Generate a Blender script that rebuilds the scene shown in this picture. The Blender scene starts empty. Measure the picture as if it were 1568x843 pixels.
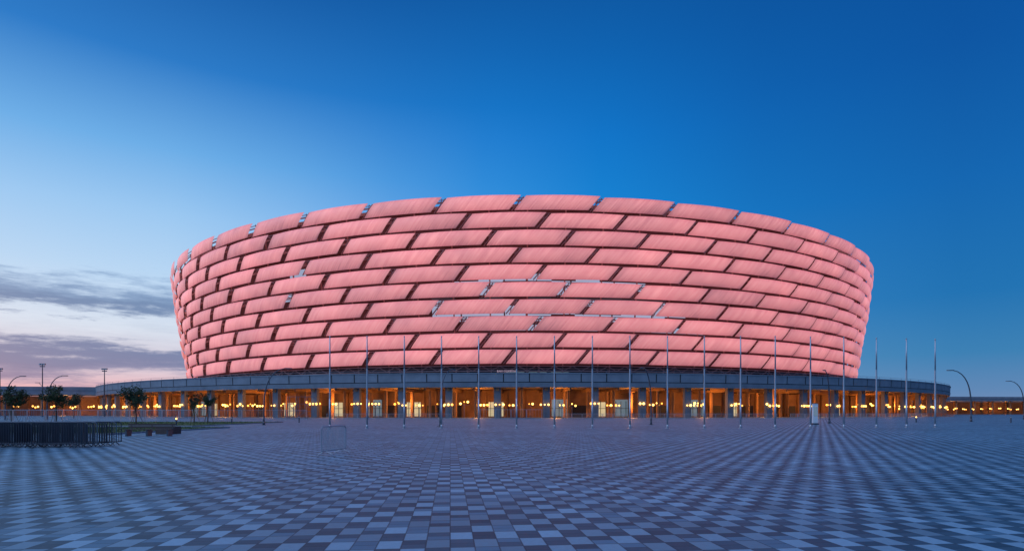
import bpy, math, random
from mathutils import Vector, Matrix
random.seed(7)
ZOOM=None
sc=bpy.context.scene
sc.view_settings.view_transform='Standard'
try: sc.view_settings.look='None'
except Exception: pass
sc.view_settings.exposure=0

def s2l(c):
    out=[]
    for v in c:
        v/=255.0
        out.append(v/12.92 if v<=0.04045 else ((v+0.055)/1.055)**2.4)
    return tuple(out)+(1.0,)

# ------------------------------------------------------------ builder
class MB:
    def __init__(s): s.v=[];s.f=[];s.m=[]
    def quad(s,pts,mi=0):
        b=len(s.v); s.v+= [tuple(p) for p in pts]; s.f.append(tuple(range(b,b+len(pts)))); s.m.append(mi)
    def box(s,c,size,yaw=0,mi=0):
        cx,cy,cz=c; hx,hy,hz=size[0]/2,size[1]/2,size[2]/2
        ca,sa=math.cos(yaw),math.sin(yaw); b=len(s.v)
        for dx,dy,dz in ((-1,-1,-1),(1,-1,-1),(1,1,-1),(-1,1,-1),(-1,-1,1),(1,-1,1),(1,1,1),(-1,1,1)):
            x,y=dx*hx,dy*hy
            s.v.append((cx+x*ca-y*sa,cy+x*sa+y*ca,cz+dz*hz))
        for f in ((0,3,2,1),(4,5,6,7),(0,1,5,4),(1,2,6,5),(2,3,7,6),(3,0,4,7)):
            s.f.append(tuple(b+i for i in f)); s.m.append(mi)
    def tube(s,p0,p1,r0,r1=None,n=6,mi=0,cap=True):
        if r1 is None:r1=r0
        p0=Vector(p0);p1=Vector(p1);d=(p1-p0)
        if d.length<1e-6:return
        d.normalize(); up=Vector((0,0,1)) if abs(d.z)<.95 else Vector((1,0,0))
        a=d.cross(up).normalized(); c=d.cross(a)
        b=len(s.v)
        for p,r in((p0,r0),(p1,r1)):
            for i in range(n):
                t=2*math.pi*i/n+math.pi/n
                s.v.append(tuple(p+a*math.cos(t)*r+c*math.sin(t)*r))
        for i in range(n):
            j=(i+1)%n
            s.f.append((b+i,b+j,b+n+j,b+n+i)); s.m.append(mi)
        if cap:
            s.f.append(tuple(b+i for i in reversed(range(n)))); s.m.append(mi)
            s.f.append(tuple(b+n+i for i in range(n))); s.m.append(mi)
    def path(s,pts,radii,n=8,mi=0):
        for i in range(len(pts)-1): s.tube(pts[i],pts[i+1],radii[i],radii[i+1],n,mi,cap=(i in(0,len(pts)-2)))
    def ball(s,c,r,mi=0,n=8,k=5,sz=1.0):
        b=len(s.v)
        for i in range(k+1):
            ph=math.pi*i/k
            for j in range(n):
                t=2*math.pi*j/n
                s.v.append((c[0]+r*math.sin(ph)*math.cos(t),c[1]+r*math.sin(ph)*math.sin(t),c[2]+r*math.cos(ph)*sz))
        for i in range(k):
            for j in range(n):
                jj=(j+1)%n
                s.f.append((b+i*n+j,b+(i+1)*n+j,b+(i+1)*n+jj,b+i*n+jj)); s.m.append(mi)
    def make(s,name,mats,smooth=False,loc=None,parent=None):
        me=bpy.data.meshes.new(name); me.from_pydata(s.v,[],s.f)
        for m in mats: me.materials.append(m)
        me.polygons.foreach_set('material_index',s.m)
        if smooth: me.polygons.foreach_set('use_smooth',[True]*len(s.f))
        me.update()
        o=bpy.data.objects.new(name,me); sc.collection.objects.link(o)
        if loc: o.location=loc
        if parent: o.parent=parent
        return o
def empty(name):
    e=bpy.data.objects.new(name,None); sc.collection.objects.link(e); return e

# ------------------------------------------------------------ materials
def mat(name,col,rough=.6,metal=0,var=.15,scale=3.0,emis=None,es=0,bump=0,spec=.5):
    m=bpy.data.materials.new(name); m.use_nodes=True; nt=m.node_tree; N=nt.nodes; Lk=nt.links
    p=N['Principled BSDF']; p.inputs['Roughness'].default_value=rough; p.inputs['Metallic'].default_value=metal
    p.inputs['Specular IOR Level'].default_value=spec
    tc=N.new('ShaderNodeTexCoord'); no=N.new('ShaderNodeTexNoise'); no.inputs['Scale'].default_value=scale; no.inputs['Detail'].default_value=6
    Lk.new(tc.outputs['Object'],no.inputs['Vector'])
    mx=N.new('ShaderNodeMix'); mx.data_type='RGBA'
    mx.inputs[6].default_value=tuple(c*(1-var) for c in col[:3])+(1,)
    mx.inputs[7].default_value=tuple(min(1,c*(1+var)) for c in col[:3])+(1,)
    Lk.new(no.outputs['Fac'],mx.inputs[0]); Lk.new(mx.outputs[2],p.inputs['Base Color'])
    if emis: 
        p.inputs['Emission Color'].default_value=tuple(emis[:3])+(1,); p.inputs['Emission Strength'].default_value=es
    if bump:
        bp=N.new('ShaderNodeBump'); bp.inputs['Strength'].default_value=bump
        Lk.new(no.outputs['Fac'],bp.inputs['Height']); Lk.new(bp.outputs[0],p.inputs['Normal'])
    return m
M_steel=mat('painted_steel',(.32,.19,.17),.5,.1,.3,.5)
M_inner=mat('inner_wall',(.12,.065,.06),.8,0,.6,.25)
M_slitglow=mat('pale_slit_glow',(.5,.5,.55),.8,0,.25,.4,(.50,.60,.85),.6)  # glow for the added band behind the wall openings
M_conc=mat('deck_concrete',(.23,.26,.30),.75,0,.35,.35,bump=.1)
M_col=mat('column_concrete',(.18,.18,.20),.8,0,.25,.6)
M_arc=mat('arcade_wall',(.34,.18,.09),.75,0,.6,.35)
M_ceil=mat('arcade_ceiling',(.30,.18,.11),.8,0,.3,.3)
M_dark=mat('dark_opening',(.03,.025,.025),.5)
M_pole=mat('galvanised_pole',(.5,.52,.56),.35,.7,.1,2)
M_lamppole=mat('lamp_pole_paint',(.10,.11,.13),.4,.5,.1,2)
M_lens=mat('lamp_lens',(.5,.5,.5),.2,0,.05,2)
M_bulb=mat('warm_bulb',(.8,.6,.3),.4,0,.05,2,(1,.38,.05),3.2)
M_bulb2=mat('warm_bulb_hot',(.8,.7,.4),.4,0,.05,2,(1,.52,.10),5.5)
M_win=mat('lit_window',(.3,.3,.25),.2,0,.3,2,(.85,.72,.42),.6)
M_winb=mat('cool_window',(.12,.16,.2),.1,0,.3,2,(.30,.42,.50),.35)
M_bark=mat('bark',(.09,.065,.05),.9,0,.3,12)
M_stake=mat('timber_stake',(.22,.16,.10),.8,0,.3,8)
M_bar=mat('barrier_steel',(.20,.22,.26),.4,.7,.15,5)
M_bardark=mat('barrier_steel_dark',(.045,.055,.075),.5,.3,.15,5)
M_barl=mat('barrier_steel_light',(.42,.45,.5),.4,.6,.15,5)
M_white=mat('white_paint',(.75,.76,.78),.5,0,.05,3)
M_grass=mat('grass',(.07,.11,.025),.95,0,.5,4,bump=.5)
M_kerb=mat('kerb_stone',(.3,.31,.33),.8,0,.15,4)
M_wood=mat('bench_wood',(.09,.06,.05),.7,0,.3,9)
M_orangefence=mat('orange_mesh',(.6,.16,.06),.8,0,.2,3)

M_leaf=bpy.data.materials.new('leaves'); M_leaf.use_nodes=True
nt=M_leaf.node_tree;N=nt.nodes;p=N['Principled BSDF']
tc=N.new('ShaderNodeTexCoord');no=N.new('ShaderNodeTexNoise');no.inputs['Scale'].default_value=2.2
nt.links.new(tc.outputs['Object'],no.inputs['Vector'])
cr=N.new('ShaderNodeValToRGB');cr.color_ramp.elements[0].position=.35;cr.color_ramp.elements[0].color=(.018,.030,.014,1)
cr.color_ramp.elements[1].position=.65;cr.color_ramp.elements[1].color=(.080,.11,.04,1)
nt.links.new(no.outputs['Fac'],cr.inputs[0]);nt.links.new(cr.outputs[0],p.inputs['Base Color']);p.inputs['Roughness'].default_value=.7

# ------------------------------------------------------------ facade panel material
M_pan=bpy.data.materials.new('facade_membrane'); M_pan.use_nodes=True
nt=M_pan.node_tree;N=nt.nodes;Lk=nt.links;p=N['Principled BSDF']
def math_node(op,a=None,b=None,c=None,clamp=False):
    n=N.new('ShaderNodeMath'); n.operation=op; n.use_clamp=clamp
    for i,x in enumerate((a,b,c)):
        if x is None: continue
        if isinstance(x,(int,float)): n.inputs[i].default_value=x
        else: Lk.new(x,n.inputs[i])
    return n.outputs[0]
uv=N.new('ShaderNodeUVMap');uv.uv_map='UVMap'
uv2=N.new('ShaderNodeUVMap');uv2.uv_map='rnd'
su=N.new('ShaderNodeSeparateXYZ');Lk.new(uv.outputs[0],su.inputs[0])
sr=N.new('ShaderNodeSeparateXYZ');Lk.new(uv2.outputs[0],sr.inputs[0])
u,v=su.outputs[0],su.outputs[1]; rnd=sr.outputs[0]
pl=math_node('SINE',math_node('MULTIPLY',u,2*math.pi*26))
tc=N.new('ShaderNodeTexCoord');no=N.new('ShaderNodeTexNoise');no.inputs['Scale'].default_value=.09;no.inputs['Detail'].default_value=4
Lk.new(tc.outputs['Object'],no.inputs['Vector'])
cmb=N.new('ShaderNodeCombineXYZ');Lk.new(math_node('MULTIPLY',u,34),cmb.inputs[0]);Lk.new(math_node('MULTIPLY',v,.8),cmb.inputs[1]);Lk.new(math_node('MULTIPLY',rnd,50),cmb.inputs[2])
n2=N.new('ShaderNodeTexNoise');n2.inputs['Scale'].default_value=1;Lk.new(cmb.outputs[0],n2.inputs['Vector'])
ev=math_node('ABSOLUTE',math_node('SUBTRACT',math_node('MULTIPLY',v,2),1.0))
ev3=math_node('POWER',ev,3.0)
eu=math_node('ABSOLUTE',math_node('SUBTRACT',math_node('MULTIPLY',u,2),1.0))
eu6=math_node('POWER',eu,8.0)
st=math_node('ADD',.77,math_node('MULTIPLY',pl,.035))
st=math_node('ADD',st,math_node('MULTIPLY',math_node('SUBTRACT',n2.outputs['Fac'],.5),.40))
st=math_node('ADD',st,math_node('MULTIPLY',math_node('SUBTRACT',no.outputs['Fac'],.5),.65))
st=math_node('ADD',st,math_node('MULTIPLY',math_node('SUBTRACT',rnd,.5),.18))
st=math_node('ADD',st,math_node('MULTIPLY',math_node('SUBTRACT',v,.5),.26))  # top-edge highlight and darker bottom put into the panel emission
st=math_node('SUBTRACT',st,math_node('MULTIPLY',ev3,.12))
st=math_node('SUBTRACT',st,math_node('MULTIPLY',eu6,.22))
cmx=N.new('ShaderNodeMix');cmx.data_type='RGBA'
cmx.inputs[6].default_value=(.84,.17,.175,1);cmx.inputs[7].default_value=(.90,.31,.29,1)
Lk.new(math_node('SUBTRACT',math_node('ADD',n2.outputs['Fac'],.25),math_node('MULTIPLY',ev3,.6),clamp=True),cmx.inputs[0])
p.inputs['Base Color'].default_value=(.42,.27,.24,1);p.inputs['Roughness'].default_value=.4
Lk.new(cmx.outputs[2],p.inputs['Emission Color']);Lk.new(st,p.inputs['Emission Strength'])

# ------------------------------------------------------------ paving material
def paving():
    global N,Lk
    m=bpy.data.materials.new('plaza_pavers');m.use_nodes=True
    nt=m.node_tree;N=nt.nodes;Lk=nt.links;p=N['Principled BSDF']
    tc=N.new('ShaderNodeTexCoord');mp=N.new('ShaderNodeMapping');mp.inputs['Rotation'].default_value=(0,0,math.radians(-6.0))
    Lk.new(tc.outputs['Object'],mp.inputs['Vector'])
    s=N.new('ShaderNodeSeparateXYZ');Lk.new(mp.outputs[0],s.inputs[0])
    X=math_node('DIVIDE',s.outputs[0],.30);Y=math_node('DIVIDE',s.outputs[1],.45)
    ix=math_node('FLOOR',X);iy=math_node('FLOOR',Y)
    fx=math_node('FRACT',X);fy=math_node('FRACT',Y)
    par=math_node('FLOORED_MODULO',math_node('ADD',ix,iy),2.0)
    ipar=math_node('SUBTRACT',1.0,par)
    sub=math_node('MULTIPLY',ipar,math_node('FLOOR',math_node('MULTIPLY',fy,2.0)))
    c=N.new('ShaderNodeCombineXYZ');Lk.new(ix,c.inputs[0]);Lk.new(iy,c.inputs[1]);Lk.new(sub,c.inputs[2])
    wn=N.new('ShaderNodeTexWhiteNoise');wn.noise_dimensions='3D';Lk.new(c.outputs[0],wn.inputs['Vector'])
    r=wn.outputs['Value']
    base=math_node('ADD',.092,math_node('MULTIPLY',par,.19))
    base=math_node('ADD',base,math_node('MULTIPLY',math_node('MULTIPLY',ipar,math_node('GREATER_THAN',r,.7)),.05))
    val=math_node('MULTIPLY',base,math_node('ADD',.68,math_node('MULTIPLY',r,.64)))
    n1=N.new('ShaderNodeTexNoise');n1.inputs['Scale'].default_value=.12;n1.inputs['Detail'].default_value=5;Lk.new(tc.outputs['Object'],n1.inputs['Vector'])
    n3=N.new('ShaderNodeTexNoise');n3.inputs['Scale'].default_value=14;n3.inputs['Detail'].default_value=5;Lk.new(tc.outputs['Object'],n3.inputs['Vector'])
    val=math_node('MULTIPLY',val,math_node('ADD',.6,math_node('MULTIPLY',n1.outputs['Fac'],.8)))
    val=math_node('MULTIPLY',val,math_node('ADD',.75,math_node('MULTIPLY',n3.outputs['Fac'],.5)))
    gx=math_node('LESS_THAN',math_node('MINIMUM',fx,math_node('SUBTRACT',1.0,fx)),.03)
    gy=math_node('LESS_THAN',math_node('MINIMUM',fy,math_node('SUBTRACT',1.0,fy)),.02)
    f2=math_node('FRACT',math_node('MULTIPLY',fy,math_node('ADD',1.0,ipar)))
    gz=math_node('LESS_THAN',math_node('MINIMUM',f2,math_node('SUBTRACT',1.0,f2)),.035)
    g=math_node('MAXIMUM',math_node('MAXIMUM',gx,gy),gz)
    val=math_node('MULTIPLY',val,math_node('SUBTRACT',1.0,math_node('MULTIPLY',g,.6)))
    # light stone is neutral, dark stone is bluer
    rf=math_node('ADD',.50,math_node('MULTIPLY',par,.12))
    bf=math_node('SUBTRACT',1.40,math_node('MULTIPLY',par,.12))
    cc=N.new('ShaderNodeCombineColor');Lk.new(math_node('MULTIPLY',val,rf),cc.inputs[0]);Lk.new(val,cc.inputs[1]);Lk.new(math_node('MULTIPLY',val,bf),cc.inputs[2])
    Lk.new(cc.outputs[0],p.inputs['Base Color'])
    rr=math_node('ADD',.45,math_node('MULTIPLY',n3.outputs['Fac'],.25));Lk.new(rr,p.inputs['Roughness'])
    p.inputs['Specular IOR Level'].default_value=.35
    bp=N.new('ShaderNodeBump');bp.inputs['Strength'].default_value=.35;bp.inputs['Distance'].default_value=.01
    Lk.new(math_node('SUBTRACT',math_node('MULTIPLY',n3.outputs['Fac'],.4),g),bp.inputs['Height']);Lk.new(bp.outputs[0],p.inputs['Normal'])
    return m
M_pave=paving()
M_ground=mat('far_ground',(.07,.075,.08),.9,0,.3,.02)

# ------------------------------------------------------------ ground
g=MB();g.quad([(-3000,-600,-.004),(3000,-600,-.004),(3000,5000,-.004),(-3000,5000,-.004)]);g.make('ground',[M_ground])
g=MB();g.quad([(-420,-60,0),(420,-60,0),(420,330,0),(-420,330,0)]);g.make('plaza_paving',[M_pave])

# ------------------------------------------------------------ stadium
CX,CY=4.7,387.0
A,B=193.0,212.0
ZT,ZB=66.0,16.6
def P(th,z,a,b,off=0): return (CX+(a-off)*math.sin(th),CY-(b-off)*math.cos(th),z)
def lean(z):
    t=(ZT-z)/(ZT-ZB); t=max(0,t)
    return 7.0*t**1.25
def S(th,z,off=0): return P(th,z,A-lean(z),B-lean(z),off)
stad=empty('stadium')
NT=51; STEP=2*math.pi/NT; pitch=(ZT-ZB+.9)/10; ph=pitch-.9
verts=[];faces=[];uvs=[];rn=[]
NU,NV=8,5
for i in range(10):
    zt=ZT-i*pitch; zb=zt-ph
    for k in range(NT):
        th0=(k-.13+.32*i)*STEP
        r=random.random(); jo=random.uniform(-.15,.15); dzp=random.uniform(-.07,.07)
        base=len(verts)
        for jv in range(NV+1):
            vv=jv/NV; z=zb+(zt-zb)*vv
            for ju in range(NU+1):
                uu=ju/NU
                th=th0+STEP*(.035+uu*.935+ (vv-.5)*.15)
                bul=.38*(1-(2*vv-1)**2)*(1-.5*(2*uu-1)**4)+.3*(1-(2*uu-1)**2)
                sag=.12*(1-(2*uu-1)**2)*(1 if vv>.5 else -1)*abs(2*vv-1)
                verts.append(S(th,z+dzp+sag*.6,-bul+jo-.25*(vv-.5)-.7*(uu-.5)))
        for jv in range(NV):
            for ju in range(NU):
                a=base+jv*(NU+1)+ju
                faces.append((a,a+1,a+NU+2,a+NU+1))
                uvs+= [(ju/NU,jv/NV),((ju+1)/NU,jv/NV),((ju+1)/NU,(jv+1)/NV),(ju/NU,(jv+1)/NV)]
                rn+= [(r,i/10)]*4
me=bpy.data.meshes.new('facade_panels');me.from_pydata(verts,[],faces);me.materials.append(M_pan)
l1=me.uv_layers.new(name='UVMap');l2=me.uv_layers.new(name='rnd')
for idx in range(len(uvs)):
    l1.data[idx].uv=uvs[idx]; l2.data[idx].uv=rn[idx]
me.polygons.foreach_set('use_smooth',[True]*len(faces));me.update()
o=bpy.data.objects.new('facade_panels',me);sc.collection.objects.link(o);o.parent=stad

# steel structure
t=MB()
NS=204
for i in range(11):
    zc=ZT-i*pitch+.0
    for dz,off,r in ((.25,1.1,.14),(-1.3,1.1,.14),(-.4,2.8,.22)):
        z=zc+dz
        if z>ZT-.2 and i==0: z=ZT-.35
        for k in range(NS):
            a0=2*math.pi*k/NS;a1=2*math.pi*(k+1)/NS
            t.tube(S(a0,z,off),S(a1,z,off),r,n=4,cap=False)
    if i>0:
        for k in range(NS):
            a0=2*math.pi*k/NS;a1=2*math.pi*(k+.5)/NS;a2=2*math.pi*(k+1)/NS
            t.tube(S(a0,zc-1.3,1.1),S(a1,zc+.25,1.1),.11,n=4,cap=False)
            t.tube(S(a1,zc+.25,1.1),S(a2,zc-1.3,1.1),.11,n=4,cap=False)
for k in range(102):
    a=2*math.pi*k/102
    pts=[S(a,z,2.8) for z in (12,20,30,40,50,60,66)]
    for q in range(6): t.tube(pts[q],pts[q+1],.28,n=4,cap=False)
for i in range(10):
    zt=ZT-i*pitch; zb=zt-ph
    for k in range(NT):
        th0=(k-.13+.32*i)*STEP
        t.tube(S(th0-STEP*.075,zb,.9),S(th0+STEP*.08,zt,.9),.2,n=4,cap=False)
        t.tube(S(th0-STEP*.03,zb,2.2),S(th0+STEP*.03,zt,.9),.12,n=4,cap=False)
t.make('steel_structure',[M_steel],parent=stad)

# inner wall with openings
w=MB()
NW=153
for i in range(20):
    z1=ZT-1.0-i*pitch/2; z0=z1-pitch/2
    for k in range(NW):
        a0=2*math.pi*k/NW;a1=2*math.pi*(k+1)/NW
        am=(a0+a1)/2
        if am>math.pi: am-=2*math.pi
        X=am*193
        hole=False
        row=(ZT-(z0+z1)/2)/pitch
        if 4.0<row<7.6 and -40<X<62:
            lo=-32+ (row-4)*-1; hi=32+(row-4)*8
            if lo<X<hi and random.random()<.58: hole=True
        elif 3<row<9 and random.random()<.02: hole=True
        if row>8.9: hole=False
        if hole: continue
        w.quad([S(a0,z0,5.0),S(a1,z0,5.0),S(a1,z1,5.0),S(a0,z1,5.0)])
for z in (22,30,38,46,54):
    for k in range(NW):
        a0=2*math.pi*k/NW;a1=2*math.pi*(k+1)/NW
        w.quad([S(a0,z,4.2),S(a1,z,4.2),S(a1,z,12),S(a0,z,12)])
        w.quad([S(a0,z-.6,4.2),S(a1,z-.6,4.2),S(a1,z,4.2),S(a0,z,4.2)])
w.make('inner_wall',[M_inner],parent=stad)
# added self-lit band inside the wall, turns the openings pale lilac
w=MB()
for k in range(NW):
    a0=2*math.pi*k/NW;a1=2*math.pi*(k+1)/NW
    w.quad([S(a0,26,15),S(a1,26,15),S(a1,58,13),S(a0,58,13)],0)
    if k%2==0: w.tube(S(a0,26,14.4),S(a0,58,12.4),.3,n=4,mi=1,cap=False)
w.make('slit_glow_band',[M_slitglow,M_steel],parent=stad)
# roof canopy (ring)
w=MB()
for k in range(NW):
    a0=2*math.pi*k/NW;a1=2*math.pi*(k+1)/NW
    w.quad([S(a0,64.5,2.9),S(a1,64.5,2.9),S(a1,60.5,45),S(a0,60.5,45)])
    w.quad([S(a0,60.4,45),S(a1,60.4,45),S(a1,62.4,45),S(a0,62.4,45)])
w.make('roof_canopy',[M_white],parent=stad)
# base storey above deck
w=MB()
for k in range(NW):
    a0=2*math.pi*k/NW;a1=2*math.pi*(k+1)/NW
    w.quad([S(a0,12,9),S(a1,12,9),S(a1,19,9),S(a0,19,9)],0)
    w.quad([S(a0,15.4,9),S(a1,15.4,9),S(a1,15.9,1.8),S(a0,15.9,1.8)],0)
    am=(a0+a1)/2
    if k%3==0:
        w.tube(S(am,12.2,8.4),S(am,16.0,2.4),.35,n=6,mi=1)
        w.tube(S(am,12.2,3.4),S(am,16.4,2.4),.3,n=6,mi=1)
    if random.random()<.3: w.quad([S(a0+.004,12.6,8.9),S(a1-.004,12.6,8.9),S(a1-.004,14.6,8.9),S(a0+.004,14.6,8.9)],2)
w.make('base_storey',[M_inner,M_steel,M_winb],parent=stad)

# podium
PA,PB=227.0,229.0
def Q(th,z,off=0): return P(th,z,PA,PB,off)
d=MB(); NP=204; ZD,ZU=12.2,8.3
for k in range(NP):
    a0=2*math.pi*k/NP;a1=2*math.pi*(k+1)/NP
    d.quad([Q(a0,ZU,.25),Q(a1,ZU,.25),Q(a1,ZU+1.25,.0),Q(a0,ZU+1.25,.0)],0)
    d.quad([Q(a0,ZU+1.25,0),Q(a1,ZU+1.25,0),Q(a1,ZU+1.25,.5),Q(a0,ZU+1.25,.5)],0)
    g0=a0+.0006;g1=a1-.0006
    d.quad([Q(a0,ZU+1.25,.5),Q(a1,ZU+1.25,.5),Q(a1,ZU+1.45,.5),Q(a0,ZU+1.45,.5)],2)
    d.quad([Q(g0,ZU+1.45,.15),Q(g1,ZU+1.45,.15),Q(g1,ZD-.25,.05),Q(g0,ZD-.25,.05)],0)
    d.quad([Q(a0,ZU+1.45,.3),Q(a1,ZU+1.45,.3),Q(a1,ZD-.25,.3),Q(a0,ZD-.25,.3)],2)
    d.quad([Q(a0,ZD-.25,-.1),Q(a1,ZD-.25,-.1),Q(a1,ZD,-.1),Q(a0,ZD,-.1)],0)
    d.quad([Q(a0,ZD,-.1),Q(a1,ZD,-.1),Q(a1,ZD,.5),Q(a0,ZD,.5)],0)
    d.quad([Q(a0,ZD-1.2,.5),Q(a1,ZD-1.2,.5),Q(a1,ZD-1.0,60),Q(a0,ZD-1.0,60)],0)
    d.quad([Q(a0,ZD-1.2,.5),Q(a1,ZD-1.2,.5),Q(a1,ZD,.5),Q(a0,ZD,.5)],0)
    d.quad([Q(a0,ZU,.25),Q(a1,ZU,.25),Q(a1,ZU,26),Q(a0,ZU,26)],1)
    d.tube(Q(a0,ZD+.55,.2),Q(a1,ZD+.55,.2),.05,n=4,mi=3,cap=False)
    d.tube(Q(a0,ZD,.2),Q(a0,ZD+.55,.2),.04,n=4,mi=3,cap=False)
d.make('podium_deck',[M_conc,M_ceil,M_dark,M_bar],parent=stad)
c=MB(); NC=106
for k in range(NC):
    a=2*math.pi*(k+.35)/NC
    x,y,_=Q(a,0,2.2); c.box((x,y,ZU/2),(1.9,1.2,ZU),a,0)
    x,y,_=Q(a,0,11); c.tube((x,y,0),(x,y,ZU),.55,.55,8,1)
    p0=Q(a,ZU-.55,1.2);p1=Q(a,ZU-.55,22)
    cx=(p0[0]+p1[0])/2;cy=(p0[1]+p1[1])/2
    c.box((cx,cy,ZU-.5),(.8,20.8,.9),a,1)
    am=2*math.pi*(k+.85)/NC
    for offs in (7,14):
        x,y,_=Q(am,0,offs); c.tube((x,y,0),(x,y,ZU),.38,.38,8,1)
    x,y,_=Q(am,0,12)
    c.box((x,y,ZU-.35),(.5,20,.6),am,1)
for k in range(NP):
    a0=2*math.pi*k/NP;a1=2*math.pi*(k+1)/NP; am=(a0+a1)/2
    c.quad([Q(a0,0,20),Q(a1,0,20),Q(a1,ZU,20),Q(a0,ZU,20)],1)
    x,y,_=Q(a0,0,19.7); c.box((x,y,ZU/2),(.7,.5,ZU),a0,1)
    r=random.random()
    e=.0045
    if r<.13: c.quad([Q(a0+e,.3,19.9),Q(a1-e,.3,19.9),Q(a1-e,4.6,19.9),Q(a0+e,4.6,19.9)],3)
    elif r<.26: c.quad([Q(a0+e,.3,19.9),Q(a1-e,.3,19.9),Q(a1-e,5.4,19.9),Q(a0+e,5.4,19.9)],4)
    elif r<.6: c.quad([Q(a0+e,.0,19.9),Q(a1-e,.0,19.9),Q(a1-e,3.6,19.9),Q(a0+e,3.6,19.9)],2)
    if r<.26:
        for q in (.25,.5,.75):
            aa=a0+(a1-a0)*q; x,y,_=Q(aa,0,19.8); c.box((x,y,2.4),(.14,.12,5),aa,2)
        x,y,_=Q(am,0,19.8); c.box((x,y,2.7),(5.4,.12,.15),am,2)
c.make('arcade',[M_col,M_arc,M_dark,M_win,M_winb],parent=stad)
b=MB()
for k in range(NC*3):
    a=2*math.pi*(k/3+.35)/NC+random.uniform(-.003,.003)
    n=random.choice((2,3,3,4))
    off=(1.2,4.5,10)[k%3]
    z=random.choice((3.4,3.5,3.6,3.45,3.9))
    x,y,_=Q(a,0,off)
    b.box((x,y,z-.3),(2.6,.08,.08),a,2); b.box((x,y,(z-.3)/2),(.12,.12,z-.3),a,2)
    for q in range(n):
        da=(q-(n-1)/2)*.0046
        c0=Q(a+da,z+random.choice((0,0,.0,.5)),off)
        b.ball(c0,random.choice((.2,.27,.34)),mi=random.choice((0,1,1)),n=6,k=4)
b.make('arcade_lamps',[M_bulb,M_bulb2,M_bar],parent=stad)
for k in range(-15,16):
    a=2*math.pi*(k*1.7+.35+.25)/NC
    L=bpy.data.lights.new('arcade_light','POINT');L.energy=1800;L.color=(1,.37,.065);L.shadow_soft_size=.4
    o=bpy.data.objects.new('arcade_light',L);o.location=Q(a,4.2,8.5);sc.collection.objects.link(o);o.parent=stad

# sign on deck
cu=bpy.data.curves.new('deck_sign','FONT');cu.body='BAKI OLIMPIYA';cu.size=.75;cu.extrude=.06;cu.align_x='CENTER'
M_sign=mat('sign_letters',(.6,.5,.5),.4,0,.02,2,(.9,.5,.5),.4);cu.materials.append(M_sign)
so=bpy.data.objects.new('deck_sign',cu);sc.collection.objects.link(so);so.rotation_euler=(math.pi/2,0,0);so.location=(-1.5,CY-PB-.15,ZD+.12);so.parent=stad

# ------------------------------------------------------------ viaducts
def viaduct(name,p0,p1,width,ztop,zbot,lampy=True):
    e=empty(name); m=MB(); v=Vector((p1[0]-p0[0],p1[1]-p0[1],0));Ln=v.length;v.normalize();yaw=math.atan2(v.y,v.x)
    n=Vector((-v.y,v.x,0)); c=Vector((p0[0]+p1[0],p0[1]+p1[1],0))/2
    m.box((c.x,c.y,(ztop+zbot)/2-.4),(Ln,width,ztop-zbot-.9),yaw,0)
    for sgn in(-1,1):
        q=c+n*sgn*(width/2+.12); m.box((q.x,q.y,ztop-.7),(Ln,.22,1.5),yaw,0)
    s=6
    while s<Ln:
        for sgn in (-1,1):
            q=Vector((p0[0],p0[1],0))+v*s+n*sgn*(width/2-2); m.tube((q.x,q.y,0),(q.x,q.y,zbot+.1),.6,.6,8,1)
        s+=14
    m.make('deck',[M_conc,M_arc],parent=e)
    m=MB();s=3
    while s<Ln:
        q=Vector((p0[0],p0[1],0))+v*s-n*(width/2-1)
        for j in range(random.choice((2,3))): m.ball((q.x+j*1.1,q.y,3.5+random.uniform(-.3,.6)),.38,mi=random.choice((0,1)),n=6,k=4)
        s+=7
    m.make('lamps',[M_bulb,M_bulb2],parent=e)
    s=10
    while s<Ln and lampy:
        q=Vector((p0[0],p0[1],0))+v*s
        L=bpy.data.lights.new('under_light','POINT');L.energy=2200;L.color=(1,.36,.065);L.shadow_soft_size=.4
        o=bpy.data.objects.new('under_light',L);o.location=(q.x,q.y,4.5);sc.collection.objects.link(o);o.parent=e
        s+=42
    m=MB(); q=c+n*(width/2+2); m.box((q.x,q.y,zbot/2),(Ln,.4,zbot),yaw,0); m.make('rear_wall',[M_arc],parent=e)
    return e
viaduct('elevated_walkway',(-330,232),(-172,262),20,12.2,8.7)
viaduct('elevated_walkway',(215,400),(520,440),20,12.0,9.0)

# ------------------------------------------------------------ flagpoles
def px(x,Z): return (x-784)/900.0*Z
for i,x in enumerate((505,562,619,676,733,791,849,907,964.5,1022,1078.5,1134,1187,1241,1292,1342,1388,1432)):
    Z=59.4+max(0,(i-12))*.45
    m=MB(); H=9.2
    m.tube((0,0,0),(0,0,.03),.22,.22,12,0)
    m.tube((0,0,.03),(0,0,.35),.11,.095,12,0)
    m.path([(0,0,.35),(0,0,3),(0,0,6),(0,0,H)],[.09,.08,.065,.05],10,0)
    m.ball((0,0,H+.05),.075,0)
    m.tube((.11,0,1.0),(.06,0,H-.2),.008,.008,4,1)
    m.box((.1,0,1.15),(.05,.04,.18),0,1)
    m.make('flagpole',[M_pole,M_bar],True,loc=(px(x,Z),Z,0))

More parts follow.
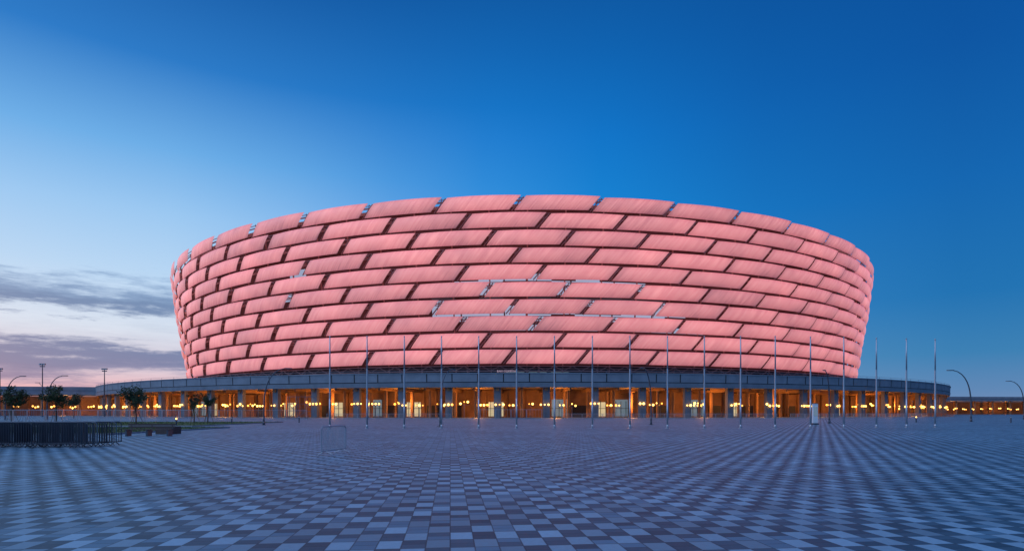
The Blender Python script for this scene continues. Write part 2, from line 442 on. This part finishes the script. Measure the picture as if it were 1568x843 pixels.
# ------------------------------------------------------------ curved street lamps
def lamp(x,Z,H,dirx=-1,yaw=0,double=False):
    m=MB(); k=H/8.5
    m.tube((0,0,0),(0,0,.5*k),.17*k,.15*k,10,0)
    m.box((0,0,.02),(.5,.5,.04),0,0)
    def arm(d):
        rad=[.13*k*(1-.55*i/12) for i in range(13)]
        x0=z0=0; res=[(0,0,.4*k)]
        for i in range(1,13):
            t=i/12; ang=(t**3.2)*1.3
            ds=(H*1.08-.4*k)/12
            x0+=d*math.sin(ang)*ds; z0+=math.cos(ang)*ds
            res.append((x0,0,.4*k+z0))
        m.path(res,rad,8,0)
        e=res[-1]
        m.box((e[0]+d*.45*k,0,e[2]+.02),(1.0*k,.3*k,.10*k),0,0)
        m.box((e[0]+d*.5*k,0,e[2]-.045*k),(.7*k,.22*k,.03*k),0,1)
    arm(dirx)
    if double:
        m.tube((0,0,H*.6),(-dirx*1.4*k,0,H*.78),.05*k,.04*k,8,0); m.box((-dirx*1.7*k,0,H*.79),(.8*k,.25*k,.08*k),0,0)
    o=m.make('street_lamp',[M_lamppole,M_lens],True,loc=(px(x,Z),Z,0)); o.rotation_euler[2]=yaw
lamp(1487,99,9.2,-1); lamp(1270,84,7.9,-1,math.radians(50)); lamp(997,76,7.6,-1,math.radians(55)); lamp(674,66,7.0,1,math.radians(60))
lamp(404,74,7.7,1,math.radians(30)); lamp(8,120,9.5,1); lamp(72,120,9.6,1,0,True); lamp(1568,130,9,-1)
for x,Z,H in((65,190,17.0),(160,200,16.2),(0,210,17)):
    m=MB(); m.path([(0,0,0),(0,0,H*.5),(0,0,H)],[.22,.17,.12],8,0); m.box((0,0,H),(1.9,.3,.5),0,0); m.box((0,0,H-.7),(1.6,.25,.3),0,0)
    for q in(-.7,0,.7): m.box((q,-.2,H),(.45,.2,.4),0,1)
    m.make('floodlight_mast',[M_lamppole,M_lens],loc=(px(x,Z),Z,0))

# ------------------------------------------------------------ trees
def tree(x,Z,H,W,seed):
    R=random.Random(seed); m=MB()
    th=H*.45
    m.path([(0,0,0),(.03,.02,th*.5),(-.02,.03,th),(.02,0,H*.75)],[.09,.075,.06,.02],8,0)
    tips=[]
    for i in range(11):
        a=R.uniform(0,6.28); l=W*.5*R.uniform(.5,.95); z0=th*R.uniform(.85,1.4)
        tip=(math.cos(a)*l,math.sin(a)*l,min(H*.95,z0+H*R.uniform(.08,.33)))
        mid=(tip[0]*.5,tip[1]*.5,z0+(tip[2]-z0)*.6)
        m.path([(0,0,z0*.97),mid,tip],[.035,.022,.008],5,0); tips.append(tip);tips.append(mid)
    tips.append((0,0,H*.9));tips.append((0,0,H*.8))
    clumps=[(t[0],t[1],t[2],R.uniform(.25,.5)*W/2.6) for t in tips]
    for c in clumps:
        for j in range(75):
            v=Vector((R.gauss(0,1),R.gauss(0,1),R.gauss(0,.8)));v.normalize();v*=c[3]*R.uniform(.3,1.15)
            p=Vector(c[:3])+v
            s=R.uniform(.06,.13)*W/2.6
            a=Vector((R.uniform(-1,1),R.uniform(-1,1),R.uniform(-1,1))).normalized();b=a.cross(Vector((R.uniform(-1,1),R.uniform(-1,1),R.uniform(-1,1)))).normalized()
            m.quad([p-a*s,p-b*s*.5,p+a*s,p+b*s*.5],1)
    for q in range(3):
        a=q*2.09+.4; m.tube((math.cos(a)*.85,math.sin(a)*.85,0),(math.cos(a)*.1,math.sin(a)*.1,H*.42),.03,.03,5,2)
    m.make('young_tree',[M_bark,M_leaf,M_stake],loc=(px(x,Z),Z,0))
tree(18,86,5.6,3.7,1);tree(86,84,5.6,3.8,2);tree(208,66,4.7,3.0,3);tree(113,150,6.4,4.2,4);tree(297,84,4.4,1.9,5);tree(318,84,4.6,2.2,6)
tree(-60,88,5.3,3.6,8)

# lawn with kerb
def lawn(x0,x1,y0,y1):
    m=MB(); m.quad([(x0,y0,.09),(x1,y0,.09),(x1,y1,.09),(x0,y1,.09)],0)
    for cx,cy,sx,sy in(((x0+x1)/2,y0-.08,x1-x0+.32,.16),((x0+x1)/2,y1+.08,x1-x0+.32,.16),(x0-.08,(y0+y1)/2,.16,y1-y0),(x1+.08,(y0+y1)/2,.16,y1-y0)):
        m.box((cx,cy,.06),(sx,sy,.12),0,1)
    R=random.Random(3)
    for i in range(9000):
        x=R.uniform(x0,x1);y=R.uniform(y0,y1);h=R.uniform(.06,.16);a=R.uniform(0,3.14);w=.03
        m.quad([(x-w*math.cos(a),y-w*math.sin(a),.09),(x+w*math.cos(a),y+w*math.sin(a),.09),(x+R.uniform(-.05,.05),y+R.uniform(-.05,.05),.09+h)],0)
    m.make('lawn',[M_grass,M_kerb])
lawn(-62,-29.0,42,60); lawn(-90,-36,66,92)

# ------------------------------------------------------------ crowd barriers
def barrier(name,x,y,yaw,m_=None,W=2.3,H=1.1,nb=18,r=.02,rb=.008):
    m=MB()
    m.path([(-W/2,0,.18),(-W/2,0,H-.1),(-W/2+.1,0,H),(W/2-.1,0,H),(W/2,0,H-.1),(W/2,0,.18),(-W/2,0,.18)],[r]*7,6,0)
    for i in range(1,nb): m.tube((-W/2+W*i/nb,0,.18),(-W/2+W*i/nb,0,H),rb,rb,4,0,cap=False)
    for sx in(-W/2+.3,W/2-.3):
        m.path([(sx,-.32,0),(sx,-.28,.05),(sx,0,.18),(sx,.28,.05),(sx,.32,0)],[.018]*5,5,0)
    o=m.make(name,[m_ or M_bar],loc=(x,y,0));o.rotation_euler[2]=yaw
    return o
for r_ in range(9):
    for c_ in range(3):
        barrier('crowd_barrier',-20.9-c_*2.36+r_*.05+random.uniform(-.05,.05),27.0+r_*.26,random.uniform(-.03,.03),M_bar if r_%4==3 else M_bardark,H=1.16,nb=20,r=.026,rb=.014)
barrier('crowd_barrier',-6.9,22.8,math.radians(80),M_barl,W=2.0,r=.026,rb=.012)
def fence(name,pts,H,post,bars,matl,rr=.035,rb=.014):
    m=MB()
    for (p0,p1) in zip(pts[:-1],pts[1:]):
        v=Vector((p1[0]-p0[0],p1[1]-p0[1],0));Ln=v.length;v.normalize();o0=Vector((p0[0],p0[1],0))
        n=max(1,int(Ln/post))
        for i in range(n):
            a=o0+v*(Ln*i/n+.08);b=o0+v*(Ln*(i+1)/n-.08)
            for q in(a,b): m.tube((q.x,q.y,0),(q.x,q.y,H),rr,rr,4,0,cap=False)
            for z in(.15,H): m.tube((a.x,a.y,z),(b.x,b.y,z),rr,rr,4,0,cap=False)
            for j in range(1,bars):
                q=a+(b-a)*j/bars; m.tube((q.x,q.y,.15),(q.x,q.y,H),rb,rb,3,0,cap=False)
    return m.make(name,[matl])
fence('temporary_fence',[(px(-40,118),118),(px(150,118),118),(px(300,112),112),(px(470,118),118)],2.0,3.4,14,M_barl,.045,.018)
fence('temporary_fence',[(px(150,96),96),(px(290,96),96)],1.9,3.4,14,M_barl)
fence('temporary_fence',[(px(-30,72),72),(px(120,72),72)],1.9,3.4,14,M_barl)
fence('barrier_row',[(px(500,140),140),(px(690,140),140)],1.2,2.4,10,M_barl,.05,.022)
fence('barrier_row',[(px(735,140),140),(px(830,140),140)],2.2,3.0,5,M_barl,.06,.022)
fence('barrier_row',[(px(860,142),142),(px(1190,142),142)],1.2,2.4,10,M_barl,.05,.022)
fence('barrier_row',[(px(1210,144),144),(px(1420,165),165)],1.2,2.4,10,M_barl,.05,.022)
fence('safety_fence',[(px(1330,175),175),(px(1460,205),205)],1.2,3,16,M_orangefence)

# bench / planters
m=MB()
for q in range(4): m.box((0,-.24+q*.16,.46),(3.2,.13,.05),0,0)
for sx in(-1.4,0,1.4): m.box((sx,0,.22),(.12,.5,.42),0,1)
for q in range(2):m.box((0,.33,.62+q*.16),(3.2,.04,.12),0,0)
for sx in(-1.4,0,1.4): m.box((sx,.36,.55),(.06,.05,.6),0,1)
m.make('park_bench',[M_wood,M_lamppole],loc=(px(228,40),40,0))
m=MB(); 
for sx in(-1,1): m.box((sx*.55,0,.28),(.12,1.2,.56),0,0)
for sy in(-1,1): m.box((0,sy*.55,.28),(.98,.10,.56),0,0)
m.box((0,0,.25),(.98,1.0,.4),0,1)
m.make('planter_box',[M_wood,M_grass],loc=(px(258,44),44,0))
m=MB(); m.box((0,0,.1),(.8,.5,.2),0,1);m.box((0,0,1.45),(.62,.3,2.5),0,0);m.box((0,0,2.74),(.68,.36,.08),0,1);m.box((0,-.16,1.7),(.5,.02,1.2),0,2)
m.make('information_pillar',[M_white,M_lamppole,M_winb],loc=(px(1248,76),76,0))
for x,Z in((270,70),(1403,92),(458,90),(1548,90),(355,80)):
    m=MB(); m.tube((0,0,0),(0,0,.75),.09,.09,10,0);m.tube((0,0,.75),(0,0,.92),.075,.075,10,1);m.tube((0,0,.92),(0,0,.98),.11,.09,10,0)
    m.make('bollard_light',[M_lamppole,M_bulb2 if x in(270,1403) else M_lens],loc=(px(x,Z),Z,0))
m=MB()
for ix in range(4):
    for iy in range(2):
        m.tube((ix*2.2,iy*1.5,0),(ix*2.2,iy*1.5,5.5),.07,.07,5,0)
for z in(1.8,3.6,5.4):
    for iy in range(2): m.tube((0,iy*1.5,z),(6.6,iy*1.5,z),.06,.06,4,0)
    for ix in range(4): m.tube((ix*2.2,0,z),(ix*2.2,1.5,z),.05,.05,4,0)
    m.box((3.3,.75,z+.03),(6.6,1.3,.05),0,1)
for ix in range(3): m.tube((ix*2.2,0,0),(ix*2.2+2.2,0,1.8),.05,.05,4,0);m.tube((ix*2.2+2.2,0,1.8),(ix*2.2,0,3.6),.05,.05,4,0)
m.make('scaffold_tower',[M_bar,M_wood],loc=(px(440,146),146,0))

m=MB();R=random.Random(5)
for i in range(60):
    x=R.uniform(-1300,1300);y=R.uniform(1150,1500);h=R.uniform(4,12)
    m.box((x,y,h/2),(R.uniform(20,70),20,h),0,0)
m.make('distant_buildings',[M_ground])
m=MB()
for i in range(46):
    x=R.choice((-1,1))*R.uniform(300,900);y=R.uniform(560,700);h=R.uniform(10,14)
    m.tube((x,y,0),(x,y,h),.16,.1,5,0);m.tube((x,y,h),(x+1.6,y,h+.3),.08,.08,4,0)
m.make('distant_lamp_posts',[M_lamppole])

# ------------------------------------------------------------ world
wd=bpy.data.worlds.new('World');sc.world=wd;wd.use_nodes=True
nt=wd.node_tree;N=nt.nodes;Lk=nt.links
for n in list(N):N.remove(n)
out=N.new('ShaderNodeOutputWorld');bg=N.new('ShaderNodeBackground');Lk.new(bg.outputs[0],out.inputs[0])
tc=N.new('ShaderNodeTexCoord');sp=N.new('ShaderNodeSeparateXYZ');Lk.new(tc.outputs['Generated'],sp.inputs[0])
x,y,z=sp.outputs
hl=math_node('SQRT',math_node('ADD',math_node('MULTIPLY',x,x),math_node('MULTIPLY',y,y)))
ga=math.radians(50)
cdot=math_node('DIVIDE',math_node('ADD',math_node('MULTIPLY',x,-math.sin(ga)),math_node('MULTIPLY',y,math.cos(ga))),math_node('MAXIMUM',hl,.001))
def ramp(stops,inp,interp='LINEAR'):
    r=N.new('ShaderNodeValToRGB');r.color_ramp.interpolation=interp
    el=r.color_ramp.elements
    while len(el)>1: el.remove(el[-1])
    el[0].position=stops[0][0];el[0].color=s2l(stops[0][1])
    for p_,c_ in stops[1:]:
        e=el.new(p_);e.color=s2l(c_)
    Lk.new(inp,r.inputs[0]);return r.outputs[0]
def mixc(f,a,b):
    m=N.new('ShaderNodeMix');m.data_type='RGBA'
    if isinstance(f,float): m.inputs[0].default_value=f
    else: Lk.new(f,m.inputs[0])
    Lk.new(a,m.inputs[6]);Lk.new(b,m.inputs[7]);return m.outputs[2]
right=ramp([(0,(118,142,182)),(.03,(92,135,182)),(.08,(52,126,180)),(.16,(20,112,178)),(.30,(5,100,176)),(.45,(0,84,162)),(.6,(0,74,148)),(.8,(10,70,140)),(1,(20,75,150))],z)
mid=ramp([(0,(150,160,195)),(.05,(120,165,205)),(.15,(70,155,222)),(.30,(8,138,220)),(.42,(0,120,206)),(.52,(0,100,180)),(.6,(2,84,158)),(.8,(10,80,150)),(1,(20,75,150))],z)
left=ramp([(0,(215,160,170)),(.035,(228,185,195)),(.06,(225,210,222)),(.12,(212,224,240)),(.2,(180,212,242)),(.28,(152,198,240)),(.36,(105,172,230)),(.46,(35,120,198)),(.57,(6,86,162)),(.8,(10,75,145)),(1,(20,75,150))],z)
cb=N.new('ShaderNodeCombineXYZ');Lk.new(math_node('MULTIPLY',x,2.2),cb.inputs[0]);Lk.new(math_node('MULTIPLY',y,2.2),cb.inputs[1]);Lk.new(math_node('MULTIPLY',z,16),cb.inputs[2])
nz=N.new('ShaderNodeTexNoise');nz.inputs['Scale'].default_value=1.9;nz.inputs['Detail'].default_value=7;nz.inputs['Roughness'].default_value=.55;Lk.new(cb.outputs[0],nz.inputs['Vector'])
cb2=N.new('ShaderNodeCombineXYZ');Lk.new(math_node('MULTIPLY',x,5),cb2.inputs[0]);Lk.new(math_node('MULTIPLY',y,5),cb2.inputs[1]);Lk.new(math_node('MULTIPLY',z,38),cb2.inputs[2])
nf=N.new('ShaderNodeTexNoise');nf.inputs['Scale'].default_value=2.2;nf.inputs['Detail'].default_value=9;nf.inputs['Roughness'].default_value=.7;Lk.new(cb2.outputs[0],nf.inputs['Vector'])
zw=math_node('ADD',z,math_node('ADD',math_node('MULTIPLY',math_node('SUBTRACT',nz.outputs['Fac'],.5),.07),math_node('MULTIPLY',math_node('SUBTRACT',nf.outputs['Fac'],.5),.08)))
def gray(stops,inp):
    r=N.new('ShaderNodeValToRGB');el=r.color_ramp.elements
    while len(el)>1: el.remove(el[-1])
    el[0].position=stops[0][0];el[0].color=(stops[0][1],)*3+(1,)
    for p_,c_ in stops[1:]:
        e=el.new(p_);e.color=(c_,)*3+(1,)
    Lk.new(inp,r.inputs[0]);return r.outputs[0]
cloudmask=gray([(0,0),(.035,.2),(.055,.85),(.085,.9),(.10,.15),(.128,.0),(.142,.85),(.165,.7),(.185,.0)],zw)
cloudcol=ramp([(0,(180,150,178)),(.045,(112,124,168)),(.07,(76,104,155)),(.12,(100,128,172)),(.15,(60,104,156)),(.19,(105,150,200))],zw)
leftc=mixc(cloudmask,left,cloudcol)
fL=gray([(0,0),(.52,0),(.68,.14),(.78,.40),(.87,.75),(.94,.97),(1,1)],cdot)
fR=gray([(0,1),(.05,1),(.3,.7),(.50,.22),(.66,0)],cdot)
skyc=mixc(fL,mid,leftc)
skyc=mixc(fR,skyc,right)
nish=N.new('ShaderNodeTexSky');nish.sky_type='NISHITA';nish.sun_disc=False;nish.sun_elevation=math.radians(1.0);nish.sun_rotation=math.radians(-50)
ad=N.new('ShaderNodeMix');ad.data_type='RGBA';ad.blend_type='ADD';ad.inputs[0].default_value=.012
Lk.new(skyc,ad.inputs[6]);Lk.new(nish.outputs[0],ad.inputs[7])
Lk.new(ad.outputs[2],bg.inputs[0]);bg.inputs[1].default_value=1.0

L=bpy.data.lights.new('twilight_fill','SUN');L.energy=1.8;L.angle=math.radians(80);L.color=(.58,.73,1.0)  # added soft fill that brightens the plaza, no sun is up
o=bpy.data.objects.new('twilight_fill',L);sc.collection.objects.link(o)
dirv=Vector((.55,.35,-.85));o.rotation_euler=dirv.to_track_quat('-Z','Y').to_euler()

# ------------------------------------------------------------ camera
cam=bpy.data.cameras.new('camera');cam.lens=900/1568*36;cam.sensor_width=36;cam.sensor_fit='HORIZONTAL'
cam.shift_y=(630-421.5)/1568;cam.clip_start=.1;cam.clip_end=8000
if ZOOM:
    f,cx_,cy_=ZOOM
    cam.lens*=f; cam.shift_x=(cx_-784)/1568*f; cam.shift_y=(630-cy_)/1568*f
co=bpy.data.objects.new('camera',cam);sc.collection.objects.link(co);co.location=(0,0,1.65);co.rotation_euler=(math.pi/2,0,0)
sc.camera=co
